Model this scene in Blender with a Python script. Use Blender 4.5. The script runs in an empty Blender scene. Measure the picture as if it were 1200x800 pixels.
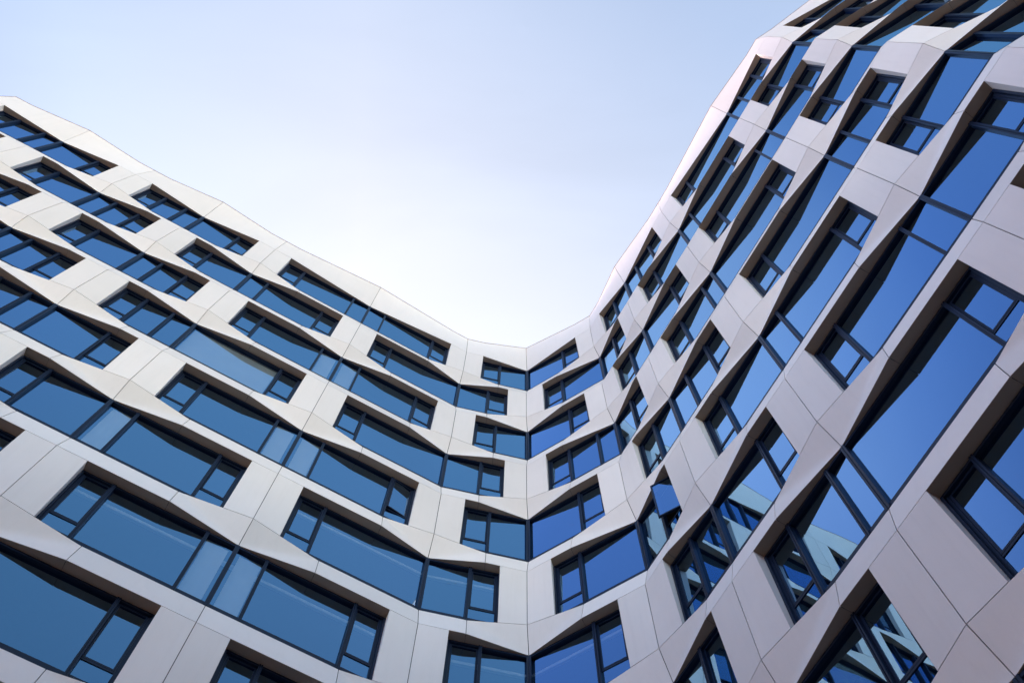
import bpy, bmesh, math, random
from mathutils import Vector, Matrix
random.seed(7)
scene = bpy.context.scene
COL = scene.collection

# ------------------------------------------------------------------ measured layout
CAM_Z = 1.6
FOCAL = 1205.54 / 1200.0 * 36.0
RT = Vector((0.999184, -0.038619, 0.011826))
UP = Vector((-0.040389, -0.955394, 0.292558))
FW = Vector((0.0, 0.292797, 0.956175))
STOREY = 3.3
WIN_H = 2.411
H0 = 39.687 + CAM_Z            # window head of the top storey
ROOF = 42.041 + CAM_Z          # parapet edge
D = 0.2264                     # depth of the fold: cladding to glass line
DQ = 0.1885                    # parapet set-back above a pier
PW = 0.70                      # half width of a pier
J0 = -10
JOINTS = [(-29.0, 3.02), (-26.2, 3.20), (-23.2, 3.30), (-20.22, 3.30),
          (-17.3928, 4.7006), (-14.777, 6.0382), (-12.1157, 7.3945), (-9.4564, 8.7674), (-5.6209, 10.7386),
          (-1.8233, 12.6764), (0.6136, 13.1633), (3.1079, 11.4796), (4.1523, 9.4421), (5.5826, 6.6384),
          (7.5491, 2.7367), (8.9209, 0.0164), (11.675, -1.973), (15.2, -4.5), (18.7, -7.0)]
JN = J0 + len(JOINTS) - 1
def O(j): return Vector(JOINTS[j - J0])
def _normal(j):
    a = O(max(j - 1, J0)); b = O(min(j + 1, JN)); p = O(j)
    t = Vector((0, 0))
    if p != a: t += (p - a).normalized()
    if p != b: t += (b - p).normalized()
    t.normalize()
    return Vector((t.y, -t.x))
NRM = {j: _normal(j) for j in range(J0, JN + 1)}
LEN = {j: (O(j + 1) - O(j)).length for j in range(J0, JN)}     # bay j runs from joint j to j+1
def head(k): return H0 - k * STOREY
def sill(k): return ROOF if k < 0 else H0 - k * STOREY - WIN_H
def is_pier(j, k): return (j + k) % 2 != 0
Q = {(-1, -1): 1.40, (-1, 1): 1.40, (0, -1): 1.40, (0, 1): 1.40, (1, 1): 1.40, (2, -1): 1.40}
def quarter(j, side):
    q = Q.get((j, side), 1.73)
    b = j if side > 0 else j - 1
    if b in LEN: q = min(q, LEN[b] - 0.75)
    return q
def P(b, x, d, z):
    """point in bay b, x metres from joint b, d metres behind the outer line, height z"""
    f = x / LEN[b]
    p = O(b).lerp(O(b + 1), f); n = NRM[b].lerp(NRM[b + 1], f)
    return Vector((p.x - n.x * d, p.y - n.y * d, z))
def PJ(j, side, x, d, z):
    """same, x measured from joint j into the bay on its given side"""
    b = j if side > 0 else j - 1
    return P(b, x if side > 0 else LEN[b] - x, d, z)
def in_view(pts, m=12):
    """does any of the points fall inside the photograph's frame"""
    c = Vector((0, 0, CAM_Z))
    for p in pts:
        v = p - c; w = v.dot(FW)
        if w <= 0.1: continue
        x = 600 + 1205.54 * v.dot(RT) / w; y = 400 - 1205.54 * v.dot(UP) / w
        if -m < x < 1200 + m and -m < y < 800 + m: return True
    return False

# ------------------------------------------------------------------ materials
def new_mat(name):
    m = bpy.data.materials.new(name); m.use_nodes = True
    nt = m.node_tree; nt.nodes.clear()
    out = nt.nodes.new('ShaderNodeOutputMaterial')
    return m, nt, out
def N(nt, t, **kw):
    n = nt.nodes.new(t)
    for k, v in kw.items():
        if k in n.inputs: n.inputs[k].default_value = v
        else: setattr(n, k, v)
    return n
def ramp(nt, stops):
    r = nt.nodes.new('ShaderNodeValToRGB')
    e = r.color_ramp.elements
    while len(e) < len(stops): e.new(0.5)
    for i, (p, c) in enumerate(stops):
        e[i].position = p; e[i].color = (*c, 1) if len(c) == 3 else c
    return r
def cladding_mat():
    m, nt, out = new_mat('pale_fibre_concrete')
    L = nt.links
    bs = N(nt, 'ShaderNodeBsdfPrincipled', Roughness=0.55)
    bs.inputs['Specular IOR Level'].default_value = 0.35
    geo = N(nt, 'ShaderNodeTexCoord')
    n1 = N(nt, 'ShaderNodeTexNoise', Scale=0.9, Detail=5.0, Roughness=0.6)
    n2 = N(nt, 'ShaderNodeTexNoise', Scale=14.0, Detail=4.0)
    mp = N(nt, 'ShaderNodeMapping'); mp.inputs['Scale'].default_value = (1.0, 1.0, 0.35)
    n3 = N(nt, 'ShaderNodeTexNoise', Scale=3.0, Detail=3.0)
    L.new(geo.outputs['Object'], mp.inputs['Vector']); L.new(mp.outputs[0], n3.inputs['Vector'])
    L.new(geo.outputs['Object'], n1.inputs['Vector']); L.new(geo.outputs['Object'], n2.inputs['Vector'])
    oi = N(nt, 'ShaderNodeObjectInfo')
    base = ramp(nt, [(0.0, CLAD_A), (1.0, CLAD_B)])
    a = N(nt, 'ShaderNodeMath', operation='MULTIPLY'); a.inputs[1].default_value = 0.45
    L.new(oi.outputs['Random'], a.inputs[0])
    b = N(nt, 'ShaderNodeMath', operation='MULTIPLY_ADD'); b.inputs[1].default_value = 0.40
    L.new(n1.outputs['Fac'], b.inputs[0]); L.new(a.outputs[0], b.inputs[2])
    c = N(nt, 'ShaderNodeMath', operation='MULTIPLY_ADD'); c.inputs[1].default_value = 0.20
    L.new(n3.outputs['Fac'], c.inputs[0]); L.new(b.outputs[0], c.inputs[2])
    n4 = N(nt, 'ShaderNodeTexNoise', Scale=38.0, Detail=3.0)
    L.new(geo.outputs['Object'], n4.inputs['Vector'])
    c2 = N(nt, 'ShaderNodeMath', operation='MULTIPLY_ADD'); c2.inputs[1].default_value = 0.16
    L.new(n4.outputs['Fac'], c2.inputs[0]); L.new(c.outputs[0], c2.inputs[2])
    # rain streaks running down the faces
    ms = N(nt, 'ShaderNodeMapping'); ms.inputs['Scale'].default_value = (5.0, 5.0, 0.22)
    n5 = N(nt, 'ShaderNodeTexNoise', Scale=1.6, Detail=4.0, Roughness=0.65)
    L.new(geo.outputs['Object'], ms.inputs['Vector']); L.new(ms.outputs[0], n5.inputs['Vector'])
    st = N(nt, 'ShaderNodeMapRange'); st.inputs[1].default_value = 0.50; st.inputs[2].default_value = 0.75
    st.inputs[3].default_value = 0.0; st.inputs[4].default_value = -0.16
    L.new(n5.outputs['Fac'], st.inputs[0])
    c3 = N(nt, 'ShaderNodeMath', operation='ADD'); L.new(c2.outputs[0], c3.inputs[0]); L.new(st.outputs[0], c3.inputs[1])
    L.new(c3.outputs[0], base.inputs['Fac'])
    L.new(base.outputs['Color'], bs.inputs['Base Color'])
    bp = N(nt, 'ShaderNodeBump', Strength=0.05, Distance=0.01)
    L.new(n2.outputs['Fac'], bp.inputs['Height']); L.new(bp.outputs[0], bs.inputs['Normal'])
    L.new(bs.outputs[0], out.inputs['Surface'])
    return m
def plain_mat(name, col, rough=0.6, metal=0.0, noise=0.12, scale=6.0, spec=0.5):
    m, nt, out = new_mat(name)
    bs = N(nt, 'ShaderNodeBsdfPrincipled', Roughness=rough, Metallic=metal)
    bs.inputs['Specular IOR Level'].default_value = spec
    tc = N(nt, 'ShaderNodeTexCoord'); n1 = N(nt, 'ShaderNodeTexNoise', Scale=scale, Detail=4.0)
    nt.links.new(tc.outputs['Object'], n1.inputs['Vector'])
    r = ramp(nt, [(0.25, [x * (1 - noise) for x in col]), (0.75, [min(1, x * (1 + noise)) for x in col])])
    nt.links.new(n1.outputs['Fac'], r.inputs['Fac']); nt.links.new(r.outputs[0], bs.inputs['Base Color'])
    nt.links.new(bs.outputs[0], out.inputs['Surface'])
    return m
def glass_mat():
    m, nt, out = new_mat('coated_glass')
    L = nt.links
    tr = N(nt, 'ShaderNodeBsdfTransparent'); tr.inputs['Color'].default_value = (*GLASS_T, 1)
    gl = N(nt, 'ShaderNodeBsdfGlossy', Roughness=0.0)
    oi = N(nt, 'ShaderNodeObjectInfo')
    rc = ramp(nt, [(0.0, [x * 0.93 for x in GLASS_R]), (1.0, GLASS_R)])
    L.new(oi.outputs['Random'], rc.inputs['Fac']); L.new(rc.outputs[0], gl.inputs['Color'])
    # slight roller-wave in the panes
    tc = N(nt, 'ShaderNodeTexCoord'); n1 = N(nt, 'ShaderNodeTexNoise', Scale=0.55, Detail=1.0)
    L.new(tc.outputs['Object'], n1.inputs['Vector'])
    bp = N(nt, 'ShaderNodeBump', Strength=0.12, Distance=0.02)
    L.new(n1.outputs['Fac'], bp.inputs['Height']); L.new(bp.outputs[0], gl.inputs['Normal'])
    # coating reflects more towards grazing angles, the same from both faces
    ge = N(nt, 'ShaderNodeNewGeometry')
    dp = N(nt, 'ShaderNodeVectorMath', operation='DOT_PRODUCT')
    L.new(ge.outputs['Normal'], dp.inputs[0]); L.new(ge.outputs['Incoming'], dp.inputs[1])
    ab = N(nt, 'ShaderNodeMath', operation='ABSOLUTE'); L.new(dp.outputs['Value'], ab.inputs[0])
    mr = N(nt, 'ShaderNodeMapRange'); mr.inputs[1].default_value = 0.9; mr.inputs[2].default_value = 0.1
    mr.inputs[3].default_value = 0.48; mr.inputs[4].default_value = 0.86
    L.new(ab.outputs[0], mr.inputs[0])
    mx = N(nt, 'ShaderNodeMixShader')
    L.new(mr.outputs[0], mx.inputs[0]); L.new(tr.outputs[0], mx.inputs[1]); L.new(gl.outputs[0], mx.inputs[2])
    L.new(mx.outputs[0], out.inputs['Surface'])
    return m

CLAD_A = (0.64, 0.597, 0.578); CLAD_B = (0.79, 0.742, 0.725)
GLASS_R = (0.34, 0.60, 0.90); GLASS_T = (0.93, 0.97, 0.97)
M_CLAD = cladding_mat()
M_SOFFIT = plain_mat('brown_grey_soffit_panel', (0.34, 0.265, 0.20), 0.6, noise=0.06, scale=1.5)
M_SEAL = plain_mat('dark_joint_seal', (0.16, 0.14, 0.135), 0.8)
M_FRAME = plain_mat('navy_aluminium', (0.006, 0.014, 0.038), 0.40, 0.0, 0.08, spec=0.22)
M_GLASS = glass_mat()
M_COPING = plain_mat('coping_metal', (0.40, 0.31, 0.29), 0.45, 0.3)
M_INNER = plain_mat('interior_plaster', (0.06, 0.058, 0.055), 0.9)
M_RAIL = plain_mat('white_enamel', (0.80, 0.80, 0.80), 0.5)
M_BLIND = plain_mat('pale_blind_fabric', (0.72, 0.73, 0.72), 0.9, noise=0.03, scale=2.0)
M_BLINDRAIL = plain_mat('grey_enamel', (0.52, 0.53, 0.54), 0.5)
M_PAPER = plain_mat('white_card', (0.82, 0.81, 0.79), 0.8)
M_ROOF = plain_mat('roof_gravel', (0.25, 0.24, 0.23), 0.95, scale=30)

# ------------------------------------------------------------------ mesh collector
class MB:
    def __init__(s): s.v = []; s.f = []; s.m = []; s.sm = []; s.mats = []
    def mi(s, mat):
        if mat not in s.mats: s.mats.append(mat)
        return s.mats.index(mat)
    def face(s, pts, mat, smooth=False):
        i = len(s.v); s.v += [tuple(p) for p in pts]; s.f.append(tuple(range(i, i + len(pts))))
        s.m.append(s.mi(mat)); s.sm.append(smooth)
    def grid(s, rows, mat, smooth=True):
        i = len(s.v); nr, nc = len(rows), len(rows[0])
        for r in rows: s.v += [tuple(p) for p in r]
        a = s.mi(mat)
        for y in range(nr - 1):
            for x in range(nc - 1):
                s.f.append((i + y * nc + x, i + y * nc + x + 1, i + (y + 1) * nc + x + 1, i + (y + 1) * nc + x))
                s.m.append(a); s.sm.append(smooth)
    def hexa(s, c, mat):
        """c: eight corners, bottom four then top four in the same order"""
        i = len(s.v); s.v += [tuple(p) for p in c]; a = s.mi(mat)
        for f in ((3, 2, 1, 0), (4, 5, 6, 7), (0, 1, 5, 4), (1, 2, 6, 5), (2, 3, 7, 6), (3, 0, 4, 7)):
            s.f.append(tuple(i + q for q in f)); s.m.append(a); s.sm.append(False)
    def box(s, b, x0, x1, d0, d1, z0, z1, mat):
        s.hexa([P(b, x0, d0, z0), P(b, x1, d0, z0), P(b, x1, d1, z0), P(b, x0, d1, z0),
                P(b, x0, d0, z1), P(b, x1, d0, z1), P(b, x1, d1, z1), P(b, x0, d1, z1)], mat)
    def build(s, name, parent=None):
        me = bpy.data.meshes.new(name)
        me.from_pydata(s.v, [], s.f)
        for mt in s.mats: me.materials.append(mt)
        me.polygons.foreach_set('material_index', s.m); me.polygons.foreach_set('use_smooth', s.sm)
        me.update()
        bm = bmesh.new(); bm.from_mesh(me); bmesh.ops.recalc_face_normals(bm, faces=bm.faces[:]); bm.to_mesh(me); bm.free()
        o = bpy.data.objects.new(name, me); COL.objects.link(o)
        if parent: o.parent = parent
        return o
def tag(o, label, cat, group=None):
    o['label'] = label; o['category'] = cat
    if group: o['group'] = group
    return o

GAP = 0.008
def lin(a, b, n): return [a + (b - a) * i / n for i in range(n + 1)]
def panel(mb, S, us, vs, inward, ulen, vlen, gu0=1, gu1=1, gv0=1, gv1=1):
    """a cladding panel with open joints round it; S(u,v) over the unit square"""
    au, av = GAP / ulen, GAP / vlen
    U = [(au * gu0) + u * (1 - au * (gu0 + gu1)) for u in us]
    V = [(av * gv0) + v * (1 - av * (gv0 + gv1)) for v in vs]
    rows = [[S(u, v) for u in U] for v in V]
    mb.grid(rows, M_CLAD)
    dv = Vector((inward.x, inward.y, 0)) * 0.03
    for edge in (rows[0], rows[-1], [r[0] for r in rows], [r[-1] for r in rows]):
        mb.grid([edge, [p + dv for p in edge]], M_CLAD, False)
    mb.grid([[S(u, v) + dv * 0.95 for u in us] for v in vs], M_SEAL)

BUILDING = bpy.data.objects.new('office_building', None); COL.objects.link(BUILDING)
BUILDING.location = (0, 0, 0)
tag(BUILDING, 'tall curved block clad in pale folded panels with staggered navy-framed ribbon windows', 'building')
LOWER = MB()      # cladding of bays and storeys the photograph does not reach
LOWER_W = MB(); LOWER_G = MB()
def emit(mb, name, test):
    if in_view(test): return mb.build(name, BUILDING)
    i = len(LOWER.v); LOWER.v += mb.v
    for f, m, sm in zip(mb.f, mb.m, mb.sm):
        LOWER.f.append(tuple(q + i for q in f)); LOWER.m.append(LOWER.mi(mb.mats[m])); LOWER.sm.append(sm)
    return None
def sides(j):
    r = []
    if j - 1 >= J0: r.append(-1)
    if j + 1 <= JN: r.append(1)
    return r
KMAX = 11
def inw(b): 
    n = (NRM[b] + NRM[b + 1]).normalized(); return -n

# ------------------------------------------------------------------ cladding
E0 = 0.16
def fold_depth(u, v):
    x = 1 - u - v
    s = 0.5 + 0.5 * (u - v)
    e = E0 * max(0.0, 4 * s * (1 - s)) * 0.5
    y = math.sqrt(x * x + e * e)
    return D * max(0.0, 1 - y)
for k in range(0, KMAX + 1):
    zs = sill(k); zh = head(k + 1)
    for b in range(J0, JN):
        jp, jw = (b, b + 1) if is_pier(b, k) else (b + 1, b)
        sd = 1 if jw > jp else -1
        q = quarter(jp, sd); L = LEN[b]
        # folded panel under the pier
        mb = MB()
        S = lambda u, v: PJ(jp, sd, u * q, fold_depth(u, v), zs + (zh - zs) * v)
        g = lin(0, 1, 14)
        panel(mb, S, g, g, inw(b), q, zs - zh)
        emit(mb, 'folded_panel', [S(0, 0), S(1, 0), S(0, 1), S(1, 1), S(.5, .5)])
        # plain leaning band above the pier of the storey below
        mb = MB()
        S = lambda u, v: PJ(jp, sd, q + u * (L - q), D * (1 - v), zs + (zh - zs) * v)
        panel(mb, S, lin(0, 1, 2), lin(0, 1, 2), inw(b), L - q, zs - zh)
        emit(mb, 'spandrel_panel', [S(0, 0), S(1, 0), S(0, 1), S(1, 1), S(.5, .5)])
# piers
for k in range(0, KMAX + 1):
    zt, zb = head(k), sill(k)
    for j in range(J0 + 1, JN):
        if not is_pier(j, k): continue
        mb = MB(); test = []
        for sd in (-1, 1):
            b = j if sd > 0 else j - 1
            q = quarter(j, sd)
            S = lambda u, v: PJ(j, sd, u * PW, D * v * u * PW / q, zt + (zb - zt) * v)
            panel(mb, S, lin(0, 1, 6), lin(0, 1, 8), inw(b), PW, zt - zb, 1, 0, 1, 1)
            # reveal beside the window
            rows = []
            for v in lin(0.003, 0.997, 8):
                d0 = D * v * PW / q; z = zt + (zb - zt) * v
                rows.append([PJ(j, sd, PW, d0, z), PJ(j, sd, PW, D + 0.06, z)])
            mb.grid(rows, M_CLAD, False)
            test += [S(0, 0), S(1, 0), S(0, 1), S(1, 1), S(.5, .5)]
        emit(mb, 'pier', test)
# parapet
for b in range(J0, JN):
    jp, jw = (b, b + 1) if is_pier(b, 0) else (b + 1, b)
    sd = 1 if jw > jp else -1
    L = LEN[b]; t0 = PW / L
    def dep(u, v):
        x = max(0.0, (u - t0) / (1 - t0))
        top = DQ * (1 - x); bot = D * x
        return top + (bot - top) * v
    S = lambda u, v: PJ(jp, sd, u * L, dep(u, v), ROOF + (H0 - ROOF) * v)
    us = lin(0, t0, 3)[:-1] + lin(t0, 1, 10)
    mb = MB(); panel(mb, S, us, lin(0, 1, 10), inw(b), L, ROOF - H0, 1, 1, 0, 1)
    emit(mb, 'parapet_panel', [S(0, 0), S(1, 0), S(0, 1), S(1, 1), S(.5, .5), S(.25, 0), S(.75, 0)])
mb = MB()
for b in range(J0, JN):
    jp, jw = (b, b + 1) if is_pier(b, 0) else (b + 1, b)
    sd = 1 if jw > jp else -1
    L = LEN[b]
    for x0, x1, d0, d1 in ((0, PW, DQ, DQ), (PW, L, DQ, 0.0)):
        c = []
        for z in (ROOF + 0.002, ROOF + 0.035):
            c += [PJ(jp, sd, x0, d0 - 0.012, z), PJ(jp, sd, x1, d1 - 0.012, z), PJ(jp, sd, x1, 0.6, z), PJ(jp, sd, x0, 0.6, z)]
        mb.hexa(c, M_COPING)
mb.build('coping', BUILDING)

# ------------------------------------------------------------------ windows
NARROW = {(-2, 0): 'LR', (-2, 2): 'LR', (-2, 4): 'LR', (-2, 6): 'LR', (-2, 8): 'LR',
          (-3, 1): 'R', (-3, 3): 'L', (-3, 5): 'R', (-3, 7): 'L',
          (-4, 0): 'L', (-4, 2): 'R', (-4, 4): 'L', (-4, 6): 'R',
          (-5, 1): 'R', (-5, 3): 'R', (-5, 5): 'L', (-6, 0): 'L', (-6, 2): 'R',
          (1, 3): 'L', (2, 0): 'R', (2, 4): 'R', (3, 1): 'R', (3, 3): 'L', (3, 5): 'R', (3, 7): 'L',
          (4, 0): 'R', (4, 2): 'L', (4, 4): 'R', (4, 6): 'L', (5, 1): 'R', (5, 5): 'R'}
NW = {(1, -1): 0.62, (2, 1): 0.78, (3, -1): 0.52}
CAS = 1.43
TRANSOM = 1.75
DG = D + 0.085
OPEN = {(-2, 4, 1): 7.0, (1, 5, 1): 30.0}     # (joint, storey, side): degrees a casement stands open
def sub(mb, name, parent): return mb.build(name, parent)
def frame_vert(mb, b, x, w, z0, z1, prot=0.095):
    """a two-leaf mullion centred at x with the groove between its leaves"""
    mb.box(b, x - w / 2, x - 0.007, DG - prot, DG + 0.06, z0, z1, M_FRAME)
    mb.box(b, x + 0.007, x + w / 2, DG - prot, DG + 0.06, z0, z1, M_FRAME)
    mb.box(b, x - 0.007, x + 0.007, DG - prot + 0.02, DG + 0.06, z0, z1, M_FRAME)
def window(j, k):
    zt, zb = head(k) - 0.002, sill(k) + 0.002
    test = []
    for sd in sides(j):
        b = j if sd > 0 else j - 1
        for x in (0.0, 0.7, LEN[b] - PW):
            for z in (zt, zb): test.append(PJ(j, sd, x, D, z))
    def pane(m, b, a, c, z0, z1):
        t = [random.uniform(-0.003, 0.003) for _ in range(3)]
        m.face([P(b, a, DG, z0), P(b, c, DG + t[0], z0), P(b, c, DG + t[0] + t[1], z1), P(b, a, DG + t[1], z1)], M_GLASS)
    vis = in_view(test)
    fm = MB() if vis else LOWER_W
    gm = MB() if vis else LOWER_G
    cas = []
    for sd in sides(j):
        b = j if sd > 0 else j - 1
        L = LEN[b]
        X = (lambda x: x) if sd > 0 else (lambda x: L - x)
        def bx(x0, x1, d0, d1, z0, z1, mat, m=None):
            a, c = sorted((X(x0), X(x1))); (m or fm).box(b, a, c, d0, d1, z0, z1, mat)
        xe = L - PW                      # pier edge
        xc = L - CAS                     # casement mullion
        nw = NW.get((j, sd), 0.70)
        side_name = 'R' if sd > 0 else 'L'
        # rails
        bx(0.0, xe, D + 0.03, DG + 0.06, zb, zb + 0.15, M_FRAME)
        bx(0.0, xe, D + 0.012, DG + 0.06, zt - 0.06, zt, M_FRAME)
        # jamb in two steps
        bx(xe - 0.048, xe, D - 0.012, DG + 0.06, zb + 0.15, zt - 0.06, M_FRAME)
        bx(xe - 0.092, xe - 0.048, DG - 0.03, DG + 0.06, zb + 0.15, zt - 0.06, M_FRAME)
        # mullions
        frame_vert(fm, b, X(xc), 0.074, zb, zt)
        xs = [0.0]
        if side_name in NARROW.get((j, k), '') and nw < xc - 0.2:
            frame_vert(fm, b, X(nw), 0.074, zb, zt); xs.append(nw)
        xs.append(xc)
        # transom of the casement bay
        ztr = zt - TRANSOM
        bx(xc + 0.037, xe - 0.092, DG - 0.014, DG + 0.05, ztr - 0.024, ztr + 0.024, M_FRAME)
        # fixed glass
        for x0, x1 in zip(xs[:-1], xs[1:]):
            a, c = sorted((X(x0 + 0.03), X(x1 - 0.03)))
            pane(gm, b, a, c, zb + 0.05, zt - 0.05)
        a, c = sorted((X(xc + 0.04), X(xe - 0.09)))
        pane(gm, b, a, c, zb + 0.05, ztr)
        # opening sash
        sm = MB() if vis else LOWER_W
        s0, s1, r0, r1 = xc + 0.040, xe - 0.095, ztr + 0.027, zt - 0.064
        fw = 0.042
        n0 = len(sm.v)
        for (p0, p1, q0, q1) in ((s0, s1, r0, r0 + fw), (s0, s1, r1 - fw, r1), (s0, s0 + fw, r0 + fw, r1 - fw), (s1 - fw, s1, r0 + fw, r1 - fw)):
            bx(p0, p1, DG - 0.017, DG + 0.04, q0, q1, M_FRAME, sm)
        a, c = sorted((X(s0 + 0.03), X(s1 - 0.03)))
        pane(sm, b, a, c, r0 + 0.03, r1 - 0.03)
        ang = OPEN.get((j, k, sd))
        if ang:
            piv = P(b, X(s1), DG - 0.017, 0)
            R = Matrix.Rotation(math.radians(ang) * (1 if sd > 0 else -1), 4, 'Z')
            out = []
            for v in sm.v[n0:]:
                w = R @ (Vector(v) - piv) + piv; out.append(tuple(w))
            sm.v[n0:] = out
        if vis: cas.append((sm, bool(ang)))
    # corner post at the joint
    for sd in sides(j):
        b = j if sd > 0 else j - 1
        a0, a1 = (0.006, 0.05) if sd > 0 else (LEN[b] - 0.05, LEN[b] - 0.006)
        fm.box(b, a0, a1, D - 0.012, DG + 0.06, zb, zt, M_FRAME)
        a0, a1 = (0.0, 0.006) if sd > 0 else (LEN[b] - 0.006, LEN[b])
        fm.box(b, a0, a1, D + 0.01, DG + 0.06, zb, zt, M_FRAME)
    if vis:
        w = fm.build('window', BUILDING)
        gm.build('pane', w)
        for sm, op in cas:
            o = sm.build('casement', w)
            if op: o['label'] = 'casement standing open'
    # soffit over the recess
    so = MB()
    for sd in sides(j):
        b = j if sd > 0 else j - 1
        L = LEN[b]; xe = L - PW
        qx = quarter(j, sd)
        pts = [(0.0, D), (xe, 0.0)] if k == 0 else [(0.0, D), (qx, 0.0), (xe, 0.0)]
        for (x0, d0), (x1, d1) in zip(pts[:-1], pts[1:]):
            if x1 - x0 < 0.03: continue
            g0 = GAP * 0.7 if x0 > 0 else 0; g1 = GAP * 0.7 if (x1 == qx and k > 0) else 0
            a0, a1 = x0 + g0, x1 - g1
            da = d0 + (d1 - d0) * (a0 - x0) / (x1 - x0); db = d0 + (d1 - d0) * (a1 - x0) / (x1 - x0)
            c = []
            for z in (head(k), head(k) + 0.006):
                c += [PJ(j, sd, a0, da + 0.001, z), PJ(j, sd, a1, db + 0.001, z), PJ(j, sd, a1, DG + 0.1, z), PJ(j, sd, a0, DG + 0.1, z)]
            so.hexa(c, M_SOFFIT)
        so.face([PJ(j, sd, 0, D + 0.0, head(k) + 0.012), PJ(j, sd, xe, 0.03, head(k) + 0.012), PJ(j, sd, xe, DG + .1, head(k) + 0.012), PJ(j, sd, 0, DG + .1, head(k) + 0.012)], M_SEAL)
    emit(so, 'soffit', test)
for k in range(0, KMAX + 1):
    for j in range(J0, JN + 1):
        if not is_pier(j, k): window(j, k)

# ------------------------------------------------------------------ inside of the building
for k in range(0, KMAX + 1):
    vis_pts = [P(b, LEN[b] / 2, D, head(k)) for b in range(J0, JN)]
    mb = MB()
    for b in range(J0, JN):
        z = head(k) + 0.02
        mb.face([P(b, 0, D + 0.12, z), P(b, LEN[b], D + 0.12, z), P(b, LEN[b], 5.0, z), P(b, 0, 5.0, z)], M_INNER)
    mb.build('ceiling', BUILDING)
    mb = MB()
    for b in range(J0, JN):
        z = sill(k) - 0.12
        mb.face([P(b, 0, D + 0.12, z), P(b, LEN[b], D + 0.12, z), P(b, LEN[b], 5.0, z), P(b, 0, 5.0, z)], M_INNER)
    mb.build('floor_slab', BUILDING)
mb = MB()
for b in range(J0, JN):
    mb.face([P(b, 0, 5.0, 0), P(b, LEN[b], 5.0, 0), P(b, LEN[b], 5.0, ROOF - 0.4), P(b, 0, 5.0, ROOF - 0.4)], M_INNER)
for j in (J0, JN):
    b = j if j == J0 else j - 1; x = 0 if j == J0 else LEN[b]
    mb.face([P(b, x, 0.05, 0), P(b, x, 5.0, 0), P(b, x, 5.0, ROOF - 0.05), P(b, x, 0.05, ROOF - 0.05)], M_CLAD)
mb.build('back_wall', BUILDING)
mb = MB()
for b in range(J0, JN):
    z = ROOF - 0.4
    mb.face([P(b, 0, 0.22, z), P(b, LEN[b], 0.22, z), P(b, LEN[b], 5.0, z), P(b, 0, 5.0, z)], M_ROOF)
mb.build('roof', BUILDING)
# ground storey plinth below the last fold
mb = MB()
zt = head(KMAX + 1)
for b in range(J0, JN):
    mb.face([P(b, 0, D, 0), P(b, LEN[b], D, 0), P(b, LEN[b], D, zt), P(b, 0, D, zt)], M_CLAD)
mb.build('plinth', BUILDING)
# partitions between rooms, standing behind every joint
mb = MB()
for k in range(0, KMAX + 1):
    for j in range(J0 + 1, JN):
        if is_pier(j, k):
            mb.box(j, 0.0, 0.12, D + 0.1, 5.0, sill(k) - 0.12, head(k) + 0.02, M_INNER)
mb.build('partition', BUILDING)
if LOWER.f: LOWER.build('lower_facade', BUILDING)
if LOWER_W.f:
    lw = LOWER_W.build('lower_window_frame', BUILDING); LOWER_G.build('lower_pane', lw)

# blind headrail behind the glass of the lower storeys
for (j, k) in ((-2, 6), (-1, 5), (0, 6)):
    mb = MB()
    for sd in (-1, 1):
        b = j if sd > 0 else j - 1
        a, c = (0.02, LEN[b] - PW) if sd > 0 else (PW, LEN[b] - 0.02)
        mb.box(b, a, c, DG + 0.13, DG + 0.20, head(k) - 0.52, head(k) - 0.43, M_BLINDRAIL)
    mb.build('blind_rail', BUILDING)

# ------------------------------------------------------------------ things inside the windows
def blind(j, sd, x0, x1, k, label, drop=0.0, d=0.09):
    b = j if sd > 0 else j - 1
    mb = MB(); n = 24
    zt, zb = head(k) - 0.08, sill(k) + 0.06 + drop
    top = []; bot = []
    for i in range(n + 1):
        x = x0 + (x1 - x0) * i / n
        w = 0.004 * math.sin(i * 0.8 + j)
        top.append(PJ(j, sd, x, DG + d + w * 0.5, zt)); bot.append(PJ(j, sd, x, DG + d + w, zb))
    mb.grid([top, bot], M_BLIND)
    o = mb.build('curtain', None)
    tag(o, label, 'curtain', 'pale curtains drawn behind the glass')
ORD = ['top', 'second', 'third', 'fourth', 'fifth', 'sixth', 'seventh', 'eighth', 'ninth']
blind(-2, -1, 0.13, 0.64, 6, 'pale curtain left of the central mullion in the large window at bottom left')
blind(-2, 1, 0.13, 0.64, 6, 'pale curtain right of the central mullion in the large window at bottom left')
blind(-2, -1, 0.13, 0.64, 4, 'pale curtain left of the central mullion, fifth window row below the left roof edge')
blind(-2, 1, 0.13, 0.64, 4, 'pale curtain right of the central mullion, fifth window row below the left roof edge')
blind(-3, 1, 0.13, 0.64, 5, 'pale curtain in the narrow pane of the sixth row window at the left frame edge')
blind(-3, 1, 0.08, 2.80, 3, 'widest pale curtain, filling a big pane of the left wing in the fourth row')
blind(-2, -1, 0.13, 0.64, 2, 'pale curtain left of the central mullion, third window row below the left roof edge')
blind(-2, 1, 0.13, 0.64, 2, 'pale curtain right of the central mullion, third window row below the left roof edge')

def card(j, sd, x, w, h, d, k, label):
    mb = MB(); b = j if sd > 0 else j - 1
    X = x if sd > 0 else LEN[b] - x - w
    z = sill(k) + 0.078
    mb.box(b, X, X + w, DG + 0.065 + d, DG + 0.065 + d + 0.10, z, z + h, M_PAPER)
    mb.box(b, X - 0.01, X + w + 0.01, DG + 0.06 + d, DG + 0.18 + d, z + h, z + h + 0.03, M_PAPER)
    o = mb.build('box', None)
    tag(o, label, 'box')
card(-2, 1, 2.35, 0.40, 0.16, 0.02, 6, 'small white box on the sill by the right casement of the large bottom window')

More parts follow.
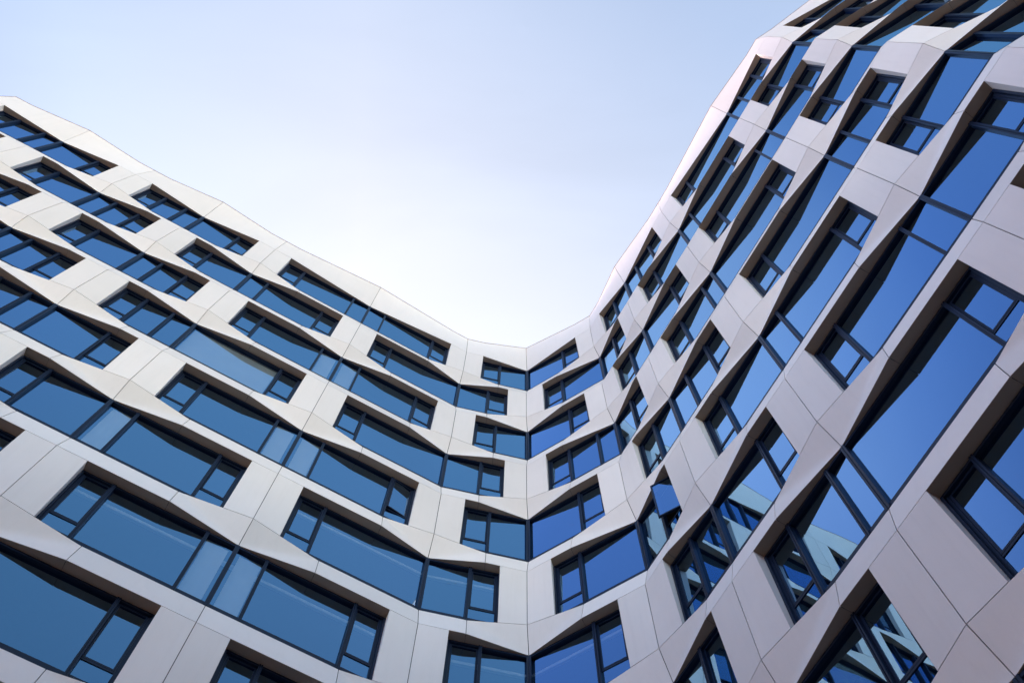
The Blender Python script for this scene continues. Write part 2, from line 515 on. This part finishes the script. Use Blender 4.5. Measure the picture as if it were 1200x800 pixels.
# ------------------------------------------------------------------ unseen block added behind the camera to shade the lower storeys
M_BRICK = plain_mat('dark_brick', (0.085, 0.060, 0.052), 0.9, scale=1.5)
M_DARKGLASS = plain_mat('dark_window_glass', (0.02, 0.025, 0.03), 0.08)
NB = bpy.data.objects.new('added_shade_block', None); COL.objects.link(NB); NB.location = (0, -26, 0)
tag(NB, 'dark brick block with rows of punched windows added unseen behind the viewer to shade the lower storeys', 'building')
def place(mb, name):
    mb.v = [(x, y + 26, z) for x, y, z in mb.v]; return mb.build(name, NB)
NBX, NBY, NBH = 46.0, -26.0, 25.0
def cuboid(mb, x0, x1, y0, y1, z0, z1, mat):
    mb.hexa([(x0, y0, z0), (x1, y0, z0), (x1, y1, z0), (x0, y1, z0), (x0, y0, z1), (x1, y0, z1), (x1, y1, z1), (x0, y1, z1)], mat)
mb = MB(); cuboid(mb, -NBX, NBX, NBY - 14, NBY, 0, NBH, M_BRICK); place(mb, 'wall')
mb = MB(); cuboid(mb, -NBX - 0.3, NBX + 0.3, NBY - 14.3, NBY + 0.3, NBH + 0.003, NBH + 0.5, M_ROOF); place(mb, 'roof')
for fl in range(7):
    mb = MB()
    for i in range(22):
        x = -NBX + 2.1 + i * 4.2; z = 1.4 + fl * 3.4
        cuboid(mb, x - 0.8, x + 0.8, NBY + 0.004, NBY + 0.05, z, z + 1.7, M_DARKGLASS)
        cuboid(mb, x - 0.9, x + 0.9, NBY + 0.004, NBY + 0.12, z - 0.12, z - 0.003, M_RAIL)
    place(mb, 'window_row')

# ------------------------------------------------------------------ ground
mb = MB()
S = 3000
mb.face([(-S, -S, 0), (S, -S, 0), (S, S, 0), (-S, S, 0)], None)
mb.mats = []
me = bpy.data.meshes.new('ground'); me.from_pydata(mb.v, [], mb.f)
g = bpy.data.objects.new('ground', me); COL.objects.link(g); g['kind'] = 'structure'
m, nt, out = new_mat('pale_paving')
bs = N(nt, 'ShaderNodeBsdfPrincipled', Roughness=0.85)
tc = N(nt, 'ShaderNodeTexCoord')
br = N(nt, 'ShaderNodeTexBrick', Scale=1.0); br.inputs['Color1'].default_value = (0.15, 0.125, 0.10, 1)
br.inputs['Color2'].default_value = (0.18, 0.15, 0.12, 1); br.inputs['Mortar'].default_value = (0.05, 0.045, 0.04, 1)
br.inputs['Mortar Size'].default_value = 0.01
nt.links.new(tc.outputs['Object'], br.inputs['Vector']); nt.links.new(br.outputs[0], bs.inputs['Base Color'])
nt.links.new(bs.outputs[0], out.inputs['Surface'])
me.materials.append(m)

# ------------------------------------------------------------------ sky and sun
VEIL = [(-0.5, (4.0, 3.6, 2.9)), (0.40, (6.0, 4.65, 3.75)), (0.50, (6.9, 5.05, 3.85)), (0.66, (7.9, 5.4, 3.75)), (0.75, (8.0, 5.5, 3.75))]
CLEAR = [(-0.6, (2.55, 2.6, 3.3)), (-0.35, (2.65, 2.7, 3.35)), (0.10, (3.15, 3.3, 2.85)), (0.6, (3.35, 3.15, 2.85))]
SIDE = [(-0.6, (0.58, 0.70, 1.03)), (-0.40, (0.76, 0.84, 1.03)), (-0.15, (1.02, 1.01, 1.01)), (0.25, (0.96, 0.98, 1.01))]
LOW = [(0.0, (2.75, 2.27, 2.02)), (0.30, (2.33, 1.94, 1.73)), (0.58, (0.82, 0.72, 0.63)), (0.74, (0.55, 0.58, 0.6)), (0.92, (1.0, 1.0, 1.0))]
SUN_EL = math.radians(19.0)
SUN_DIR = Vector((-0.45, 0.893)).normalized()           # horizontal direction towards the sun
world = bpy.data.worlds.new('World'); scene.world = world; world.use_nodes = True
nt = world.node_tree; nt.nodes.clear()
sky = nt.nodes.new('ShaderNodeTexSky'); sky.sky_type = 'NISHITA'; sky.sun_disc = False
sky.sun_elevation = SUN_EL; sky.sun_rotation = math.atan2(SUN_DIR.x, SUN_DIR.y)
sky.altitude = 0; sky.air_density = 1.0; sky.dust_density = 1.0; sky.ozone_density = 1.0
bg = nt.nodes.new('ShaderNodeBackground'); bg.inputs['Strength'].default_value = 0.15
wo = nt.nodes.new('ShaderNodeOutputWorld')
tc = nt.nodes.new('ShaderNodeTexCoord')
sx = nt.nodes.new('ShaderNodeSeparateXYZ'); nt.links.new(tc.outputs['Generated'], sx.inputs[0])
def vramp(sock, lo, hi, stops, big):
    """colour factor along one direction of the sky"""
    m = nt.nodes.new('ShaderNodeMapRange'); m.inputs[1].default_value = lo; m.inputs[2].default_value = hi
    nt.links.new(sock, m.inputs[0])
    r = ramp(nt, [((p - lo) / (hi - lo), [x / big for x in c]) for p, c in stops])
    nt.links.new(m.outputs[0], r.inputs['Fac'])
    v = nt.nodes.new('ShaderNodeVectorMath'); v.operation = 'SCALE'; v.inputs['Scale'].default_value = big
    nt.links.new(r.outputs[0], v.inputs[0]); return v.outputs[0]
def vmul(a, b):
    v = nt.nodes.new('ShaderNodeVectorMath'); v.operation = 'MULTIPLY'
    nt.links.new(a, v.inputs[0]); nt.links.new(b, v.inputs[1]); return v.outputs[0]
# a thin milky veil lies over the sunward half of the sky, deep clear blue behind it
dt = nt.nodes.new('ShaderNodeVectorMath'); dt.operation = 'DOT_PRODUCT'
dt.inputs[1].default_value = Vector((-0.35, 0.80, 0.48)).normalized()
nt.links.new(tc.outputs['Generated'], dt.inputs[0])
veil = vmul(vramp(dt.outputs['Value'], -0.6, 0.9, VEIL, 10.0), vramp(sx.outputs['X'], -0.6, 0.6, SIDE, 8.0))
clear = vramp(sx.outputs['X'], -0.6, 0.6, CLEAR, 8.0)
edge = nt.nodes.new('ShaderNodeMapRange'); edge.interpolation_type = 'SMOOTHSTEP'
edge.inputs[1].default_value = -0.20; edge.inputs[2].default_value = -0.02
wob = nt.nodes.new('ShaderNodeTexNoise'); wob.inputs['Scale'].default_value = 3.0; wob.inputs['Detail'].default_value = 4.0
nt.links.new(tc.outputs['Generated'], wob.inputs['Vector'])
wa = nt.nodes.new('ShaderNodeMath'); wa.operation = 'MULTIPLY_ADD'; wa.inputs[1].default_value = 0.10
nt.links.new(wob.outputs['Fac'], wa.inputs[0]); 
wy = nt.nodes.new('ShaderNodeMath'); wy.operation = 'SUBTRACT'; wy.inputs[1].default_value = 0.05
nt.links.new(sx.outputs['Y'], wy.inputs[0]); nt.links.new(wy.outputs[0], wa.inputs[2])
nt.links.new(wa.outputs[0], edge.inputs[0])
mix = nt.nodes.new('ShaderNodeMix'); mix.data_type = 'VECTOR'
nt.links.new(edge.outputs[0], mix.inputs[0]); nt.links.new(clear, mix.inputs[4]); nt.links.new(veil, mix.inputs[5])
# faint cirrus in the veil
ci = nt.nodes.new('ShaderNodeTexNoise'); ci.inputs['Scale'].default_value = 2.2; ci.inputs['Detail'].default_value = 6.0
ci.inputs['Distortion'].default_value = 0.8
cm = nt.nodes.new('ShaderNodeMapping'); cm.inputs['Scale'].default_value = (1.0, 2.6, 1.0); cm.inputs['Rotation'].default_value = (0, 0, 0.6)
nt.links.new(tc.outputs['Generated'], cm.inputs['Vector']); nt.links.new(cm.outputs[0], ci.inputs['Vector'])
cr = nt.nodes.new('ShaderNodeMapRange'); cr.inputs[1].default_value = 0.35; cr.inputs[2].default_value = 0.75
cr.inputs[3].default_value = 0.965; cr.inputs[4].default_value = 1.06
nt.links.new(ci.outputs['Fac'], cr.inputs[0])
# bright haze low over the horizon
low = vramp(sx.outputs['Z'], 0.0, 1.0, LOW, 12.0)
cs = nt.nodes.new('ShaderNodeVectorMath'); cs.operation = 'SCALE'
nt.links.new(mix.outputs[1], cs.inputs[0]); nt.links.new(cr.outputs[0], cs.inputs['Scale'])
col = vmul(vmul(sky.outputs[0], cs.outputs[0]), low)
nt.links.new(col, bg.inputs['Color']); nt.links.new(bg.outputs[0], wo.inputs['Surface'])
sd = bpy.data.lights.new('sun', 'SUN'); sd.energy = 4.8; sd.angle = math.radians(0.5); sd.color = (1.0, 0.90, 0.78)
so = bpy.data.objects.new('sun', sd); COL.objects.link(so)
dirv = Vector((SUN_DIR.x * math.cos(SUN_EL), SUN_DIR.y * math.cos(SUN_EL), math.sin(SUN_EL)))
so.rotation_euler = dirv.to_track_quat('Z', 'Y').to_euler(); so.location = dirv * 200

# ------------------------------------------------------------------ camera
cd = bpy.data.cameras.new('camera'); cd.sensor_width = 36.0; cd.sensor_fit = 'HORIZONTAL'; cd.lens = FOCAL
cd.clip_start = 0.1; cd.clip_end = 8000
cam = bpy.data.objects.new('camera', cd); COL.objects.link(cam)
bk = -FW
cam.matrix_world = Matrix(((RT.x, UP.x, bk.x, 0), (RT.y, UP.y, bk.y, 0), (RT.z, UP.z, bk.z, CAM_Z), (0, 0, 0, 1)))
scene.camera = cam
scene.view_settings.view_transform = 'Standard'; scene.view_settings.look = 'None'
scene.view_settings.exposure = 0; scene.view_settings.gamma = 1
